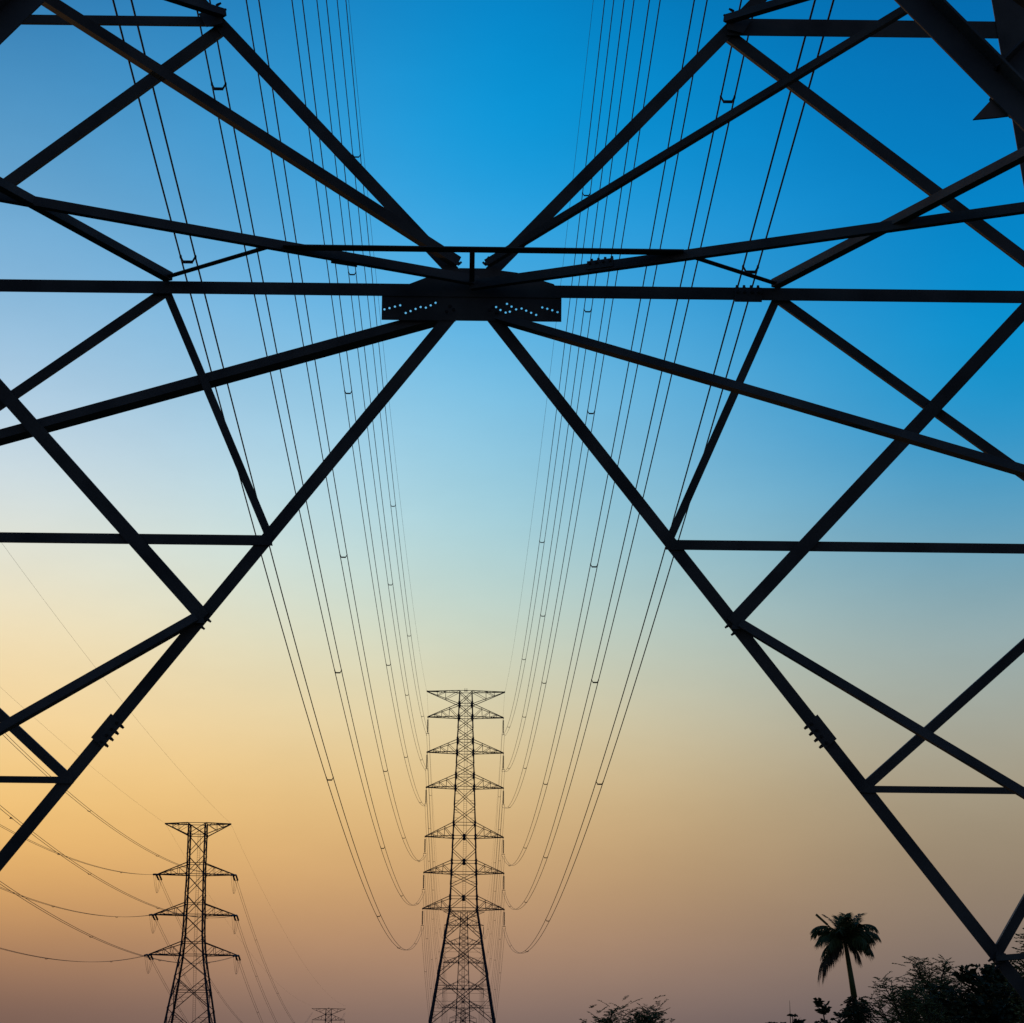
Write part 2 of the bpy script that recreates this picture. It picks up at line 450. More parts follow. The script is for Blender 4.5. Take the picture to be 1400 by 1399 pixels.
def splice(parent, c, d, wd, ln, n, s_dir, nb=4, off=-0.02, bl=True):
    """lapped splice plate on a member: plate is a part, its bolts stand out on one edge"""
    c, d, n = Vector(c), Vector(d).normalized(), Vector(n); n = (n - d * n.dot(d)).normalized(); a = Vector(s_dir) - d * Vector(s_dir).dot(d); a.normalize()
    mb = MB()
    mb.prism(c - d * ln / 2 + n * off, c + d * ln / 2 + n * off, [(-wd / 2, 0), (wd / 2, 0), (wd / 2, .012), (-wd / 2, .012)], a, n)
    pl = mb.build('splice_plate', M_STEEL, T1)
    if bl:
        pts = [c + d * (ln * .78 * (k / (nb - 1) - .5)) + a * (wd * .40) + n * (off + .05) for k in range(nb)]
        bolts(pl, pts, a, 0.0165, 0.042)
        bolts(pl, [c + d * (ln * .78 * (k / (nb - 1) - .5)) + a * (wd * .18) + n * off for k in range(nb)], -n, 0.014, 0.02)
    return pl

for s in (1, -1):                                     # far face, near face
    n = OUT(s)
    far = s == 1
    # main horizontal beam (two lengths butted behind the gusset)
    mem('beam', FN(-5.25, BEAM, s), FN(5.25, BEAM, s), 0.112, n, 1 if far else -1, -0.014, 0.10)
    for sd in (-1, 1):
        e = -sd * s
        # lower K braces (inverted V) and upper V braces
        kn = 1.0 if far else 0.965
        foot = FN(sd * Vx(0.85) * kn, 0.85, s); top = FN(sd * Vx(BEAM - .10), BEAM - .10, s)
        v = mem('brace', foot, top, 0.113 if far else 0.125, n, e, 0.004, 0.08 if far else .10)
        u = mem('brace', FN(sd * Ux(BEAM + .17), BEAM + .17, s), FN(sd * Ux(13.7), 13.7, s), 0.115, n, -e, 0.014, 0.09)
        # redundants in the face
        l69 = 6.91
        mem('strut', FN(sd * (Vx(l69) - .06), l69, s), FN(sd * w1(l69), l69, s), 0.088, n, 1 if far else -1, -0.012, 0.06)
        mem('brace', FN(sd * (Vx(6.97) + .03), 6.97, s), FN(sd * 2.72, BEAM - .03, s), 0.072, n, e, 0.020, 0.05)
        mem('brace', FN(sd * 2.74, BEAM - .03, s), FN(sd * w1(7.15), 7.15, s), 0.084, n, e, 0.024, 0.07)
        mem('brace', FN(sd * (Vx(6.23) - .02), 6.23, s), FN(sd * w1(9.27), 9.27, s), 0.122, n, -e, -0.034, 0.09)
        l48 = 4.815
        mem('strut', FN(sd * (Vx(l48) - .05), l48, s), FN(sd * w1(l48), l48, s), 0.060, n, 1 if far else -1, -0.012, 0.05)
        mem('brace', FN(sd * (Vx(l48) + .02), l48 + .03, s), FN(sd * w1(6.68), 6.68, s), 0.088, n, -e, 0.020, 0.06)
        mem('brace', FN(sd * (Vx(3.4) + .02), 3.45, s), FN(sd * w1(5.4), 5.4, s), 0.090, n, -e, 0.020, 0.06)
        mem('brace', FN(sd * (Vx(2.0) + .02), 2.0, s), FN(sd * w1(3.6), 3.6, s), 0.070, n, -e, 0.020, 0.05)
        un = FN(sd * Ux(11.55), 11.55, s)
        hz = mem('strut', FN(sd * (Ux(11.55) - .06), 11.53, s), FN(sd * w1(11.53), 11.53, s), 0.080 if sd < 0 else 0.155, n, 1 if far else -1, -0.016, 0.05 if sd < 0 else .07)
        mem('brace', FN(sd * (Ux(11.5) - .0), 11.48, s), FN(sd * w1(9.32), 9.32, s), 0.103, n, e, 0.028, 0.08)
        # leg
        o_ = Vector((sd * .07, 0, 0))
        mb = MB(); mb.angle(Vector((sd * w1(0.5), s * w1(0.5), 0.5)) + o_, Vector((sd * w1(14.0), s * w1(14.0), 14.0)) + o_, 0.34, n, -sd * s, -0.03, 0.2, 0.02)
        mb.build('leg', M_STEEL, T1)
    # central gusset plate with its empty bolt holes
    loop = [(-.80, -.27), (.80, -.27), (.80, -.02), (.73, .07), (.40, .17), (.11, .205), (-.11, .205), (-.40, .12), (-.55, .06), (-.80, -.02)]
    holes = [(510, 608), (534, 602), (560, 595), (585, 589), (612, 625), (635, 616), (659, 606), (683, 597), (708, 600), (731, 589), (754, 577),
             (1044, 597), (1065, 611), (1090, 623), (1110, 619), (1096, 582), (1118, 595), (1140, 608), (1166, 604), (1188, 614), (1212, 624), (1236, 634),
             (1265, 599), (1289, 605), (1313, 612), (1338, 621)]
    hr = 0.0098
    polys = [[Vector((x, z, 0)) for x, z in loop]]
    for hx0, hy0 in holes:
        hx_ = (380 + hx0 / 3.4975 - 645.0) / 153.7; hz_ = -(250 + hy0 / 3.4975 - 399.0 - (380 + hx0 / 3.4975 - 645) * 0.011) / 153.7 * 1.03
        polys.append([Vector((hx_ + hr * cos(-k * pi / 4), hz_ + hr * sin(-k * pi / 4), 0)) for k in range(8)])
    tris = tessellate_polygon(polys)
    flat = [v_ for pl_ in polys for v_ in pl_]
    pv = []; th = 0.006
    zax = (Vector((0, 0, 1)) - OUT(s) * OUT(s).z).normalized()
    c0 = FN(0, BEAM, s)
    for lay in (0, 1):
        for v_ in flat: pv.append(c0 + Vector((v_.x, 0, 0)) + zax * v_.y + OUT(s) * (0.001 - lay * th))
    nn = len(flat); pf = [tuple(t_) for t_ in tris] + [tuple(i + nn for i in t_)[::-1] for t_ in tris]
    base = 0
    for pl_ in polys:
        k_ = len(pl_)
        for i in range(k_): pf.append((base + i, base + (i + 1) % k_, base + (i + 1) % k_ + nn, base + i + nn))
        base += k_
    g_ = MB(); g_.add(pv, pf); gp = g_.build('gusset_plate', M_STEEL, T1)
    gp['label'] = 'wide central plate pierced by rows of small bolt holes' if far else 'plate at the middle of the nearer face'
    for sd in (-1, 1):
        bolts(gp, [c0 + Vector((sd * a_, -0.03 * s, b_)) for a_, b_ in ((.16, -.19), (.19, -.16), (.22, -.21))], -OUT(s), 0.017, 0.03)
        # bolts near the ends of the V braces
        bolts(gp, [c0 + Vector((sd * a_, -0.03 * s, b_)) for a_, b_ in ((.13, .235), (.175, .285))], Vector((-sd * .8, 0, .6)), 0.013, 0.045)

nf = OUT(1)
UP = Vector((0, 0, 1))
def hip(p, q, wd, m=None, wv=None, drop=0.0, name='brace'):
    """member out of the face planes: upright flange nearest the viewer, level flange at its foot running away"""
    p, q = Vector(p), Vector(q); d = (q - p).normalized()
    away = Vector((0, 1, 0)); away = (away - d * away.dot(d)).normalized()
    up = d.cross(away).normalized(); up = up if up.z > 0 else -up
    t = 0.011; wv = wv or wd * .62
    mb = MB(); mb.prism(p, q, [(0, 0), (0, wv), (t, wv), (t, t), (wd, t), (wd, 0)][::-1], away, up)
    return mb.build(name, m or M_STEEL, T1)

for s in (1, -1):
    for sd in (-1, 1):
        # C : hip brace from the apex gusset, falling towards the side face
        if s == 1 and sd == -1:
            hip(FN(sd * .15, 8.93, 1) + Vector((0, .03, 0)), FN(sd * w1(7.42), 7.42, 1) + Vector((0, .05, 0)), 0.20, wv=.085)
        else:
            hip(FN(sd * .20, 8.875, s) - Vector((0, .05 * s, 0)), SN(sd, s * Vx(6.26), 6.26), 0.105, wv=.068)
        # E : from the V brace down to the side face
        hip(FN(sd * Vx(6.2), 6.2, s) - Vector((0, .06 * s, 0)), SN(sd, s * Vx(3.62), 3.62), 0.12 if sd < 0 else .07, wv=.075)
        # level hip strut
        hip(FN(sd * (Vx(3.36) - .05), 3.36, s) - Vector((0, .05 * s, 0)), SN(sd, s * Vx(3.4), 3.4), 0.07, wv=.05, name='strut')
        # plan bracing at beam level
        hip(FN(sd * -.02 if sd > 0 else .06, 9.12 if sd > 0 else 9.16, s) - Vector((0, .09 * s, 0)), SN(sd, s * (2.85 if sd > 0 else 2.62), 9.14 if sd > 0 else 9.18), 0.062, wv=.082)
        hip(FN(sd * 2.66, 9.17, s) - Vector((0, .07 * s, 0)), SN(sd, s * .42, 9.2), 0.085, wv=.075, m=M_BROWN if (s == 1 and sd == 1) else None)  # right far brace: its brownish lit face is put into the colour
        # rising hip braces
        hip(FN(sd * .13, 9.33, s) - Vector((0, .08 * s, 0)), SN(sd, s * Ux(11.35), 11.35), 0.115 if sd < 0 else .085, wv=.085 if sd < 0 else .06)
        hip(FN(sd * (Ux(11.5) - .05), 11.56, s) - Vector((0, .05 * s, 0)), SN(sd, s * Ux(11.2), 11.2), 0.07, wv=.07)
        # small plan struts
        mem('strut', FN(sd * 2.74, 9.19, s) - Vector((0, .06 * s, 0)), Vector((sd * 1.78, s * (w1(9.2) - .85), 9.185)), 0.064, UP, s * sd, 0, 0.035)
    mem('beam', Vector((-1.62, s * (w1(9.2) - .87), 9.175)), Vector((1.81, s * (w1(9.2) - .87), 9.17)), 0.12, UP, -s, 0.01, 0.05)
    mem('strut', Vector((0.0, s * (w1(9.2) - .86), 9.165)), Vector((0.0, s * (w1(9.2) - .12), 9.17)), 0.045, UP, 1, 0.0, 0.03)

# splice plates and their bolts seen on the far face
dv = (FN(Vx(3), 3) - FN(Vx(8), 8)).normalized()
for sd, z in ((-1, 5.24), (1, 5.30)):
    d_ = Vector((sd * dv.x, dv.y, dv.z))
    splice(T1, FN(sd * (Vx(z) + .006), z + .004) + Vector((0, -.01, 0)), d_, 0.138, 0.27, nf, Vector((-sd * .8, 0, -.6)), 4, -0.012)
splice(T1, FN(2.46, BEAM - .01), (1, 0, 0), 0.135, 0.24, nf, (0, 0, 1), 4, -0.030)
for sd in (-1, 1):
    a_ = FN(0, 9.15) - Vector((0, .09, 0)); b_ = SN(sd, 2.85, 9.14); d_ = (b_ - a_).normalized()
    splice(T1, a_.lerp(b_, .215) + Vector((0, 0, .035)), d_, 0.075, 0.24, (0, 1, 0), (0, 0, 1), 4, -0.014)
    # joint bolts at the nodes on the V braces
    for z in (6.23, 3.4):
        c_ = FN(sd * Vx(z), z)
        bp = MB(); bp.prism(c_ - nf * .02, c_ - nf * .03, [(-.03, -.05), (.06, -.05), (.07, .03), (-.01, .05)], Vector((sd, 0, 0)), UP)
        pl = bp.build('joint_plate', M_STEEL, T1)
        bolts(pl, [c_ + Vector((-sd * .045, -.02, -.012)), c_ + Vector((sd * .008, -.02, -.078))], Vector((-sd * .8, 0, -.6)), 0.014, 0.05)
    c_ = FN(sd * Ux(11.55), 11.55)
    bp = MB(); bp.prism(c_ - nf * .035, c_ - nf * .045, [(-.07, -.05), (.08, -.09), (.16, .04), (-.02, .10)], Vector((sd, 0, 0)), UP)
    pl = bp.build('joint_plate', M_STEEL, T1)
    bolts(pl, [c_ + Vector((-sd * .05, -.05, .05)), c_ + Vector((-sd * .00, -.05, .11))], Vector((-sd * .8, 0, .5)), 0.013, 0.05)
# joint on the nearer face, right-hand brace: triangular corner of a cut plate with bolts
cN = FN(Vx(6.07) * .962 - .045, 6.09, -1)
bp = MB(); bp.prism(cN - OUT(-1) * .012, cN - OUT(-1) * .022, [(-.03, .09), (-.155, -.05), (-.06, -.04), (.08, -.02), (.12, .02), (.10, .10)], Vector((1, 0, 0)), UP)
pl = bp.build('joint_plate', M_BROWN, T1)
bolts(pl, [cN + Vector((-.05, .03, .065)), cN + Vector((.03, .03, -.01))], Vector((-.5, 1, -.3)), 0.015, 0.03)

# side faces of the near pylon (outside the frame, but they stand there)
for sd in (-1, 1):
    nS = Vector((sd, 0, .1625)).normalized()
    mem('beam', SN(sd, -5.2, BEAM), SN(sd, 5.2, BEAM), 0.112, nS, -sd, -.014, .1)
    for s in (-1, 1):
        mem('brace', SN(sd, s * Vx(.85), .85), SN(sd, s * Vx(8.86), 8.86), 0.165, nS, s * sd, .004, .11)
        mem('brace', SN(sd, s * Ux(9.39), 9.39), SN(sd, s * Ux(13.7), 13.7), 0.168, nS, -s * sd, .014, .12)
        mem('strut', SN(sd, s * Vx(6.91), 6.91), SN(sd, s * w1(6.91), 6.91), 0.08, nS, 1, -.012, .06)
        mem('strut', SN(sd, s * Vx(4.865), 4.865), SN(sd, s * w1(4.865), 4.865), 0.06, nS, 1, -.012, .06)
        mem('brace', SN(sd, s * Vx(6.23), 6.23), SN(sd, s * w1(9.2), 9.2), 0.14, nS, s * sd, -.034, .08)
for sx in (-1, 1):
    for sy in (-1, 1):
        fb = MB(); w_ = w1(0.3); fb.bar((sx * w_, sy * w_, -0.6), (sx * w_, sy * w_, 0.62), 0.8)
        fb.build('foundation', M_CONC, T1)
# upper body of the near pylon, above the frame
wt1 = lambda z: pylon_w(z + 14) if z > 27.15 else 2.30 + (27.15 - z) * 0.1625
zs1 = [z - 14 for z in CAGE] + [22.6, 18.2, 13.8]
for f in range(4):
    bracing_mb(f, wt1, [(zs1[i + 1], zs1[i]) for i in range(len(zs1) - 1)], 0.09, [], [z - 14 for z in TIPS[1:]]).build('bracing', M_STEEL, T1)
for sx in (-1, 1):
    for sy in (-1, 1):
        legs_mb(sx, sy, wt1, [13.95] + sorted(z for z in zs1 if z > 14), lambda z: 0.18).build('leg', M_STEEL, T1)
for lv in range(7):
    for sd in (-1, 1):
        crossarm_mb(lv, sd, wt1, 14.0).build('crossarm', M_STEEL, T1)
        if lv: hang_string(sd * HALF[lv], 0, TIPS[lv] - 14.28, parent=T1)

# ------------------------------------------------------------------ conductors of the central line
sp = MB()
for s_ in (-1, 1):
    sp.bar((s_ * TW, -.045, 0), (s_ * TW, .045, 0), 0.055, 0.06)
    sp.bar((s_ * TW, 0, 0), (s_ * TW * .62, 0, -0.12), 0.042)
sp.bar((-TW * .68, 0, -.125), (TW * .68, 0, -.125), 0.045, 0.06)
me_spacer = sp.mesh('spacer', M_CABLE)

def catenary(a, b, s, n):
    a, b = Vector(a), Vector(b)
    out = []
    for i in range(n + 1):
        t = i / n; p = a.lerp(b, t); p.z -= 4 * s * t * (1 - t); out.append(p)
    return out

def point_at_y(pts, y):
    for p, q in zip(pts[:-1], pts[1:]):
        if min(p.y, q.y) <= y <= max(p.y, q.y): return p.lerp(q, (y - p.y) / (q.y - p.y))

SPY = [55.5, 119, 192, 254.5, 346]
SAGS = {-1: [9.2, 9.9, 10.5, 11.0, 11.15, 10.6], 1: [11.9, 12.1, 11.6, 11.9, 11.65, 10.85]}
DX = {-1: [.45, .45, .4, .4, .35, .2], 1: [-.2, -.15, 0, 0, 0, .15]}
ZAT = [69.15, 63.38, 57.63, 49.68, 43.92, 38.18]
TWK = [.195, .188, .18, .174, .168, .17]     # half spacing of each pair
XL = {-1: [-6.32, -6.41, -6.44, -6.5, -6.58, -6.73], 1: [5.93, 6.0, 6.06, 6.14, 6.22, 6.28]}
# The attachment points sit under the arm tips of each pylon
for sd, sn in ((-1, 'left'), (1, 'right')):
    for k in range(6):
        x2, z2 = XL[sd][k], ZAT[k]
        root = empty('power_line', (0, C1, 0))
        tag(root, 'twin black conductor slung from the %s %s phase arm of the central pylon' % (ORD[k], sn), 'power line', 'twin conductors of the central line')
        A = (x2 + DX[sd][k], C1, z2 - 14); B = (x2, 400, z2); C_ = (x2, 784, z2 + 1.9); D_ = (x2, 1168, z2 - 5.0)
        spans = [catenary(A, B, SAGS[sd][k], 80), catenary(B, C_, 11.2, 50), catenary(C_, D_, 11.2, 40)]
        for tw in (-TWK[k], TWK[k]):
            m = MB(); pts = []
            for j, sp_ in enumerate(spans): pts += sp_ if j == 0 else sp_[1:]
            m.tube([p + Vector((tw, -C1, 0)) for p in pts], 0.0215, 5)
            m.build('conductor', M_CABLE, root, True)
        for j, sp_ in enumerate(spans[:2]):
            for y in SPY:
                yy = (y if j == 0 else 400 + (y - 15.7)) + (random.uniform(-1, 1) if y > 100 or j else {4: .8, 5: -1.6}.get(k, 0))
                p = point_at_y(sp_, yy); q_ = link('spacer', me_spacer, root, p - Vector((0, C1, 0))); q_.scale = (TWK[k] / TW, 1.15, 1.0)
    x2 = X2 + sd * 6.33
    m = MB(); pts = catenary((x2, C1, 62.1), (x2, 400, 76.15), 7.6, 70) + catenary((x2, 400, 76.15), (x2, 784, 78.05), 8, 50)[1:] + catenary((x2, 784, 78.05), (x2, 1168, 71.15), 8, 40)[1:]
    m.tube(pts, 0.0105, 5)
    tag(m.build('earth_wire', M_CABLE, None, True), 'hair-thin earth wire running to the %s tip of the central pylon' % sn, 'earth wire', 'earth wires of the central line')

# ------------------------------------------------------------------ left-hand angle pylon and its line
P5 = Vector((-48.52, 450, 0)); TH5 = -0.03
Z5 = [60.9, 51.7, 44.5, 37.4]; J5 = [58.8, 53.7, 46.5, 39.6]; H5 = [5.96, 6.95, 7.35, 7.9]

def w5(z):
    return 1.62 + (51.7 - z) * 0.025 * (z < 51.7) if z > 41 else (1.89 + (41 - z) * 0.085 if z > 37.4 else 2.2 + (37.4 - z) * 0.16)

T5 = empty('transmission_tower', P5, TH5)
tag(T5, 'dark angle pylon with three arms a side standing at lower left against the orange sky', 'pylon')
zs5 = [60.9, 58.8, 55.2, 51.7, 48.2, 44.5, 41.0, 37.4, 33.4, 27.8, 20.5, 11, 0.35]
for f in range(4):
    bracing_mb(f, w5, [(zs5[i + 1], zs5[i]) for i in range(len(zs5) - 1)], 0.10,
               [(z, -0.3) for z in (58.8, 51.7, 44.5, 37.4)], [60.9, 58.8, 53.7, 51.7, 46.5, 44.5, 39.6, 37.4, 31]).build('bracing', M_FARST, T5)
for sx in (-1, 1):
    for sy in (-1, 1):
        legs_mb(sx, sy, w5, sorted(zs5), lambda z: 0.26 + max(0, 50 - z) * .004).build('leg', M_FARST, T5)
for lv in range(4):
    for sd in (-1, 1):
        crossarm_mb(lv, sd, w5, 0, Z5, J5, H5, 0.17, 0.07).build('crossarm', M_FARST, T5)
ladder_mb(3, 60.5, 0.1, lambda z: w5(z) - .1).build('ladder', M_FARST, T5)
for sx in (-1, 1):
    for sy in (-1, 1):
        fb = MB(); fb.bar((sx * w5(.3), sy * w5(.3), -.6), (sx * w5(.3), sy * w5(.3), .5), 1.0)
        fb.build('foundation', M_CONC, T5)
T7 = copy_tree(T5, (-52.16, 62.5, 0.73)); T7.rotation_euler = (0, 0, 0.338)
T7['label'] = 'angle pylon standing just outside the left edge, where the left-hand wires come from'

def tip5(c, th, lv, sd, dz=0):
    return Vector((c[0] + sd * H5[lv] * cos(th), c[1] + sd * H5[lv] * sin(th), Z5[lv] + dz))

def rot_to(d):
    return Vector((0, 0, -1)).rotation_difference(Vector(d).normalized()).to_euler()

P6 = (-51.4, 963); P7 = (-52.16, 62.5)
ORD3 = ['upper', 'middle', 'lower']
for lv in (1, 2, 3):
    for sd, sn in ((-1, 'left'), (1, 'right')):
        A = tip5(P7, .338, lv, sd, 0.73); B = tip5(P5, TH5, lv, sd)
        C_ = Vector((P6[0] + sd * 6.2, P6[1], [0, 63.2, 56, 49][lv]- 6))
        s75 = catenary(A, B, 11.69, 70); s56 = catenary(B, C_, 19.0, 60)
        # tension strings: the last/first 3.0 m either side of the arm tip
        ends = []
        for nm, other in (('towards the viewer', s75[-2]), ('away from the viewer', s56[1])):
            d = (other - B).normalized()
            e = empty('tension_insulator', B); e.rotation_euler = rot_to(d)
            tag(e, 'insulator pair on the %s %s arm of the left pylon, pulling %s' % (ORD3[lv - 1], sn, nm), 'insulator', 'tension insulators of the left pylon')
            for tw in (-.27, .27): link('disc_stack', me_tstring, e, (tw, 0, -.25))
            link('yoke', me_yoke, e, (0, 0, STR_L - TS_L - .3))
            ends.append(B + d * 4.3)
        root = empty('power_line', tuple(B)); tag(root, 'twin conductor of the left line, fixed to the %s %s arm of the left pylon' % (ORD3[lv - 1], sn), 'power line', 'twin conductors of the left line')
        for tw in (-.19, .19):
            for pts in ([p for p in s75 if (p - B).length > 4.5] + [ends[0]], [ends[1]] + [p for p in s56 if (p - B).length > 4.5]):
                m = MB(); m.tube([p + Vector((tw, 0, 0)) - B for p in pts], 0.027, 5); m.build('conductor', M_CABLE, root, True)
            loop_ = []
            for i in range(15):
                t = i / 14; p = ends[0].lerp(ends[1], t); p.z -= 2.8 * (1 - abs(2 * t - 1) ** 1.5); loop_.append(p + Vector((tw * (0.35 + .65 * abs(2 * t - 1)), 0, 0)) - B)
            m = MB(); m.tube(loop_, 0.022, 5); m.build('jumper', M_CABLE, root, True)
        for y in (105, 165, 225, 285, 345, 405): link('spacer', me_spacer, root, point_at_y(s75, y) - B)
        for y in (505, 575, 640, 710): link('spacer', me_spacer, root, point_at_y(s56, y) - B)
for sd, sn in ((-1, 'left'), (1, 'right')):
    A = Vector((P7[0] + sd * 8.56 * cos(.338), P7[1] + sd * 8.56 * sin(.338), Z5[0] + .14)); B = tip5(P5, TH5, 0, sd); C_ = Vector((P6[0] + sd * 6.33, 963, 59.7))
    m = MB(); m.tube(catenary(A, B, 4.02, 60) + catenary(B, C_, 6.2, 50)[1:], 0.0105, 5)
    tag(m.build('earth_wire', M_CABLE, None, True), 'thin earth wire strung to the %s peak tip of the left pylon' % sn, 'earth wire', 'earth wires of the left line')

# ------------------------------------------------------------------ vegetation
def frond(mb, heart, az, length, rise, droop, leaf=0.42, n=30, twist=0.0, hang=0.5):
    """one feather frond: curved rachis, two ranks of narrow leaflets"""
    h = Vector((cos(az), sin(az), 0)); pts = []
    p = Vector(heart); ang = rise; st = length / n
    for i in range(n + 1):
        pts.append(p.copy()); d = h * cos(ang) + Vector((0, 0, 1)) * sin(ang); p = p + d * st
        ang -= droop / n * (0.45 + 1.1 * i / n)
        ang = max(ang, -1.45)
    mb.tube(pts, 0.028, 4, 0.006)
    side = Vector((-h.y, h.x, 0))
    for i in range(int(n * .16), n + 1):
        t = i / n; ln = leaf * 1.3 * (0.55 + 1.0 * sin(pi * min(1, t * .85 + .12)) * .6) * random.uniform(.6, 1.3)
        d = (pts[min(i + 1, n)] - pts[max(0, i - 1)]).normalized()
        for s_ in (-1, 1):
            for rep in range(3):
                o = pts[i] - d * st * (.33 * rep)
                dr = (side * s_ * random.uniform(.55, .95) + d * random.uniform(.45, .9) + Vector((0, 0, -hang * random.uniform(.5, 1.5)))).normalized()
                tip = o + dr * ln + Vector((0, 0, -0.25 * ln * hang * random.uniform(.4, 1.4)))
                mid = o.lerp(tip, .5) + Vector((0, 0, .06 * ln)); wv = d * 0.019 * random.uniform(.6, 1.5)
                mb.add([o - wv * .5, o + wv * .5, mid + wv, mid - wv, tip], [(0, 1, 2, 3), (3, 2, 4)])

def palm(base, heart):
    r = empty('palm_tree', base)
    tag(r, 'slender palm with ragged drooping fronds rising above the trees at lower right', 'palm')
    b = Vector(base); hv = Vector(heart) - b
    pts = []
    for i in range(15):
        t = i / 14; pts.append(Vector((hv.x * t + .28 * sin(pi * t) * 1.0, hv.y * t, hv.z * t)))
    m = MB(); m.tube(pts[:12], .16, 9, .105); m.build('trunk', M_PTRUNK, r, True)
    m = MB(); m.tube(pts[11:], .14, 9, .09); m.build('crownshaft', M_PALM, r, True)
    specs = [  # az(deg, 0=right), length, rise, droop, leaf, hang, dry
        (180, 1.75, 1.05, 1.9, .42, .5, 0), (200, 1.6, .55, 1.7, .42, .8, 0), (165, 1.45, 1.2, .7, .38, .15, 0), (120, 1.15, 1.40, .5, .36, .12, 0),
        (75, 1.3, 1.40, .45, .36, .12, 0), (35, 1.6, 1.15, .6, .38, .15, 0), (5, 1.75, 1.12, 1.8, .44, .7, 0), (-15, 1.6, .75, 1.5, .42, .7, 0),
        (0, 1.35, .1, 1.2, .40, .8, 0), (-50, 1.4, .5, 1.6, .4, .7, 0), (250, 1.4, .9, 1.6, .4, .6, 0), (300, 1.3, 1.2, 1.4, .4, .5, 0),
        (190, 1.3, .0, 1.3, .42, .9, 0), (185, 2.1, -.45, 1.2, .46, 1.0, 1), (176, 1.9, -.6, 1.0, .46, 1.1, 1), (197, 1.7, -.35, 1.3, .44, 1.1, 1), (215, 1.2, -.3, 1.2, .4, 1.0, 1), (-25, 1.1, -.5, 1.0, .36, 1.0, 1),
        (150, 1.5, .85, 2.0, .36, .6, 0), (30, 1.5, .8, 2.0, .36, .6, 0), (225, 1.4, .45, 1.9, .38, .9, 0), (320, 1.45, .4, 1.9, .38, .9, 0),
        (95, 1.2, 1.2, 1.4, .34, .4, 0), (270, 1.25, 1.3, .9, .34, .4, 0), (172, 1.55, .8, 1.4, .34, .9, 0), (8, 1.5, .7, 1.7, .36, 1.0, 0)]
    for az, ln, ri, dr, lf, hg, dry in specs:
        m = MB(); frond(m, hv, radians(az), ln, ri, dr, lf, 30, 0, hg)
        o = m.build('frond', M_DRY if dry else M_PALM, r)
        if dry: o['label'] = 'withered hanging frond'
    m = MB(); a_ = hv + Vector((-.75, 0, .72)); m.bar(a_, a_ + Vector((-.5, 0, .45)), .13, .08); m.bar(hv, a_, .05)
    m.build('broken_frond', M_PALM, r)
    return r

def leaf_quads(mb, c, dirv, ln, wd):
    d = dirv.normalized(); u = Vector((random.uniform(-1, 1), random.uniform(-1, 1), random.uniform(-1, 1))); a = d.cross(u)
    if a.length < .1: a = d.cross(Vector((0, 0, 1)))
    a = a.normalized() * wd / 2
    mb.add([c, c + d * ln * .45 + a, c + d * ln, c + d * ln * .45 - a], [(0, 1, 2, 3)])

def spray(mb, wood, p, d, ln, n, leaf, wd, droop=.35):
    """a twig carrying two ranks of leaflets"""
    d = d.normalized(); pts = [p.copy()]; st = ln / n; side = d.cross(Vector((0, 0, 1)))
    side = side.normalized() if side.length > .05 else Vector((1, 0, 0))
    q = p.copy()
    for i in range(n):
        d = (d + Vector((0, 0, -droop / n))).normalized(); q = q + d * st; pts.append(q.copy())
        for s_ in (-1, 1):
            dd = (side * s_ * random.uniform(.6, 1.1) + d * random.uniform(.3, .9) + Vector((0, 0, random.uniform(-.35, .25)))).normalized()
            leaf_quads(mb, q, dd, leaf * random.uniform(.7, 1.25), wd)
    wood.tube([pts[0], pts[len(pts) // 2], pts[-1]], .012, 3, .005)

def grow(wood, tips, p, d, ln, r, depth, spread, up):
    pts = [p.copy()]; q = p.copy(); dd = d.normalized()
    for i in range(4):
        dd = (dd + Vector((random.uniform(-1, 1), random.uniform(-1, 1), random.uniform(-.6, .8))) * .14 + Vector((0, 0, up))).normalized()
        q = q + dd * ln / 4; pts.append(q.copy())
    wood.tube(pts, r, 6 if depth > 2 else 4, r * .62)
    if depth == 0: tips.append((pts, dd)); return
    k = 3 if depth > 1 else 4
    for i in range(k):
        a = random.uniform(0, 2 * pi); nd = (dd + (Vector((cos(a), sin(a), random.uniform(-.25, .5)))) * spread).normalized()
        grow(wood, tips, pts[random.choice((2, 3, 4))] if i else pts[-1], nd, ln * random.uniform(.6, .82), r * .6, depth - 1, spread, up)
    if depth <= 2: tips.append((pts[2:], dd))

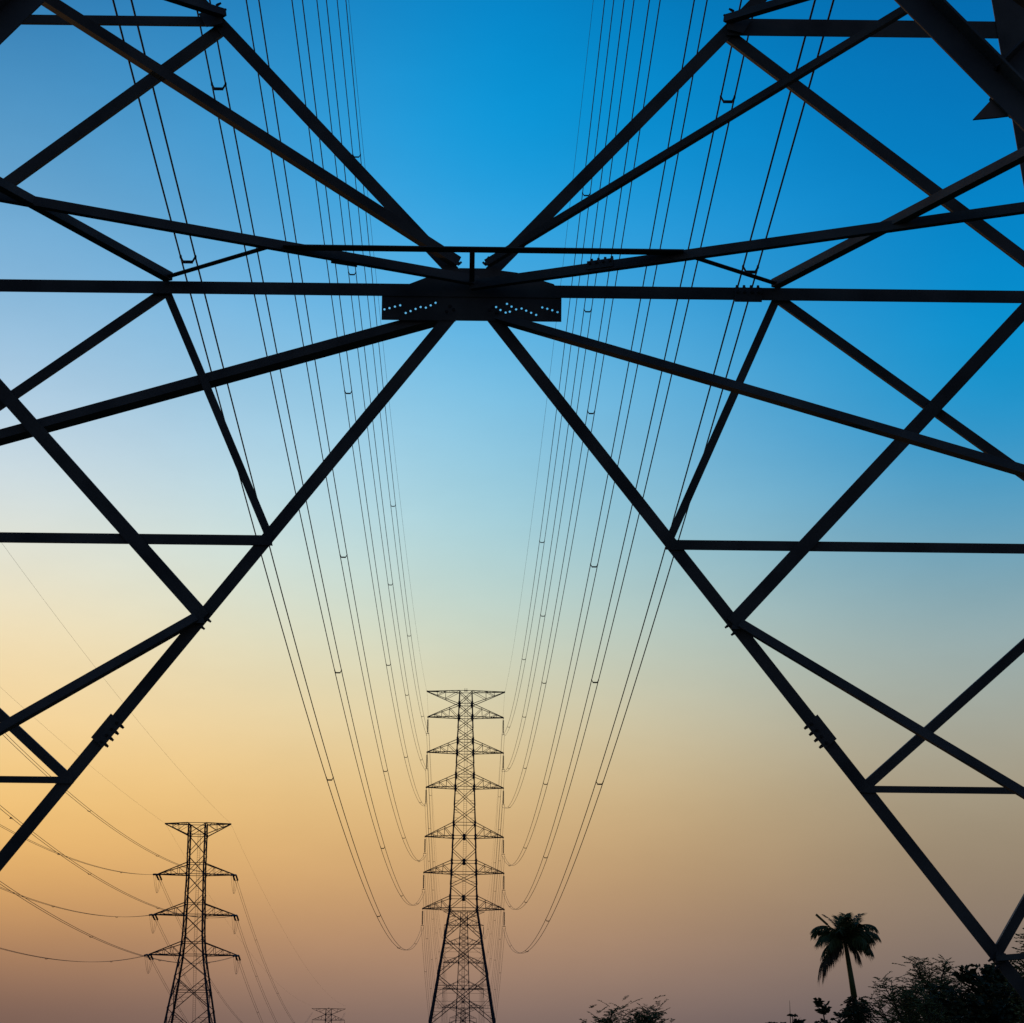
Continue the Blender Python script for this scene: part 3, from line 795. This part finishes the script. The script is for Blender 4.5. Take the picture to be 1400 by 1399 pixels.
def feather_tree(name, base, height, width, label, mat, seed, sprays=9, leaf=.11, wd=.04, depth=4, cat='tree', group=None, spread=.75, ln=.55, lean=(0, 0), jit=.12):
    random.seed(seed)
    r = empty(name, base); tag(r, label, cat, group)
    wood, tips = MB(), []
    tl = height * .30
    grow(wood, tips, Vector((0, 0, -.1)), Vector((lean[0], lean[1], 1)), tl, height * .018 + .03, depth, spread, .06)
    # scale the whole crown to the wanted height and width
    zs = [p.z for pts, d in tips for p in pts]; xsr = [abs(p.x) for pts, d in tips for p in pts]
    tx = sorted(p.x for pts, d in tips for p in pts); midx = (tx[int(len(tx) * .04)] + tx[int(len(tx) * .96)]) / 2
    xsr = [abs(p.x - midx) for pts, d in tips for p in pts]
    kz = (height - ln * .5) / max(zs); xs_ = sorted(xsr); kx = (width / 2) / xs_[int(len(xs_) * .97)]
    K = Vector((kx, kx, kz)); zm = max(zs); mulv = lambda v: Vector(((v.x - midx * min(1, v.z / (zm * .5))) * K.x, v.y * K.y, v.z * K.z))
    wood.v = [tuple(mulv(Vector(v))) for v in wood.v]
    fol = MB()
    for pts, d in tips:
        for i in range(sprays):
            p = mulv(random.choice(pts)) + Vector((random.gauss(0, jit), random.gauss(0, jit), random.gauss(0, jit * .6)))
            a = random.uniform(0, 2 * pi)
            dd = (Vector((cos(a), sin(a), random.uniform(-.1, .75))) + d * .5)
            spray(fol, wood, p, dd, ln * random.uniform(.6, 1.2), 7, leaf, wd)
    wood.build('trunk', M_BARK, r); fol.build('crown', mat, r)
    return r

palm((17.45, 110, 0), (16.68, 110, 11.25))
# nest-like clump of climbers round the palm stem
random.seed(5)
cl = empty('creeper', (17.15, 110, 0)); tag(cl, 'dark climber bunched round the palm stem below its bare green part', 'creeper')
wd_, fo_ = MB(), MB()
wd_.tube([Vector((.3 * sin(z * 1.3), -.22 + .1 * cos(z), z)) for z in [0, 1.5, 3, 4.5, 6, 7.2, 8.2, 8.9]], .05, 5, .02)
for i in range(330):
    z = random.triangular(5.5, 9.0, 8.4); rr = random.uniform(.1, 1.0) * (0.95 if z > 7.5 else .7) * (1 if z < 8.7 else .6)
    a = random.uniform(0, 2 * pi); p = Vector((rr * .3 * cos(a), rr * .3 * sin(a), z))
    spray(fo_, wd_, p, Vector((cos(a) * 1.1, sin(a), random.uniform(-.5, .35))), .55 * rr + .25, 6, .17, .07, .7)
wd_.build('vine_stem', M_BARK, cl); fo_.build('foliage', M_DARKLEAF, cl)

feather_tree('feathery_tree', (19.9, 104, 0), 10.25, 3.4, 'taller feathery open-crowned tree between the palm and the dark tree at right', M_LEAF, 11, 12, .15, .045)
feather_tree('feathery_tree', (17.0, 100, 0), 9.15, 4.3, 'lower feathery tree crowding the foot of the palm on its right', M_LEAF, 23, 12, .15, .045)
feather_tree('feathery_tree', (7.2, 118, 0), 8.9, 3.1, 'small feathery treetop peeping over the bottom edge right of the central pylon', M_LEAF, 31, 46, .15, .045, jit=.38)
feather_tree('feathery_tree', (15.9, 68, 0), 8.3, 2.2, 'feathery branches entering at the right edge beside the lowest strut', M_LEAF, 43, 9, .12, .045)
feather_tree('broadleaf_tree', (19.0, 84, 0), 8.3, 4.4, 'dense black-green tree filling the lower right corner', M_DARKLEAF, 57, 20, .20, .14, 4, spread=.85)
feather_tree('broadleaf_tree', (16.2, 72, 0), 6.9, 3.0, 'dark bushy tree cut by the right edge, below the lowest strut', M_DARKLEAF, 61, 18, .18, .12, 4, spread=.8)
feather_tree('sapling', (6.7, 51, 0), 4.72, .8, 'left one of two leafy sapling tips at the bottom edge, beside a bare spike', M_DARKLEAF, 71, 11, .10, .07, 3, 'sapling', 'saplings at the bottom edge', .35, .24, jit=.06)
feather_tree('sapling', (7.45, 51, 0), 4.83, .6, 'right one of two leafy sapling tips at the bottom edge, nearer the palm', M_DARKLEAF, 83, 11, .10, .07, 3, 'sapling', 'saplings at the bottom edge', .35, .24, jit=.06)
m = MB(); m.tube([Vector((0, 0, 0)), Vector((.02, 0, 2.5)), Vector((0, 0, 4.35)), Vector((-.01, 0, 4.95))], .03, 5, .003)
for k in range(5): m.tube([Vector((.01, 0, 2 + k * .4)), Vector((.12 * (-1) ** k, .05, 2.25 + k * .4))], .01, 4, .003)
tag(m.build('bare_stalk', M_BARK, loc=(6.72, 52, 0)), 'thin bare spike of a stalk standing beside the left sapling', 'stalk')

# ------------------------------------------------------------------ bird
def bird(loc, span, label):
    r = empty('bird', loc); tag(r, label, 'bird')
    b = MB(); pts = [Vector((0, y, z)) for y, z in ((-.14, 0), (-.08, .01), (0, .015), (.08, .01), (.13, .02), (.17, .015))]; rad = [.008, .03, .042, .035, .022, .006]
    base = len(b.v)
    for p, rr in zip(pts, rad): b.v += [(p.x + rr * cos(j * pi / 4), p.y, p.z + rr * .9 * sin(j * pi / 4)) for j in range(8)]
    for i in range(5):
        for j in range(8): b.f.append((i * 8 + j, i * 8 + (j + 1) % 8, (i + 1) * 8 + (j + 1) % 8, (i + 1) * 8 + j))
    b.add([(-.03, -.13, 0), (.03, -.13, 0), (.045, -.24, 0), (-.045, -.24, 0)], [(0, 1, 2, 3)])
    b.build('body', M_BIRD, r, True)
    for s_ in (-1, 1):
        wg = MB(); h = span / 2
        up = [(0, .05, .02), (.35 * h * s_, .07, .13), (.7 * h * s_, .04, .10), (h * s_, -.06, -.02)]
        lo = [(0, -.07, .02), (.35 * h * s_, -.07, .12), (.7 * h * s_, -.07, .09), (h * s_, -.08, -.025)]
        v = up + lo + [(x, y, z - .012) for x, y, z in up + lo]
        f = [(i, i + 1, i + 5, i + 4) for i in range(3)] + [(i + 8, i + 12, i + 13, i + 9) for i in range(3)] + [(i, i + 8, i + 9, i + 1) for i in range(3)] + [(i + 4, i + 5, i + 13, i + 12) for i in range(3)]
        wg.add(v, f); wg.build('wing', M_BIRD, r)
    r.scale = (.8, .8, .8)
    r.rotation_euler = (0, .12, 1.1)
    return r
bird((-29.34, 160, 22.88), .26, 'small dark bird flying beside the left-hand wires at the left edge')
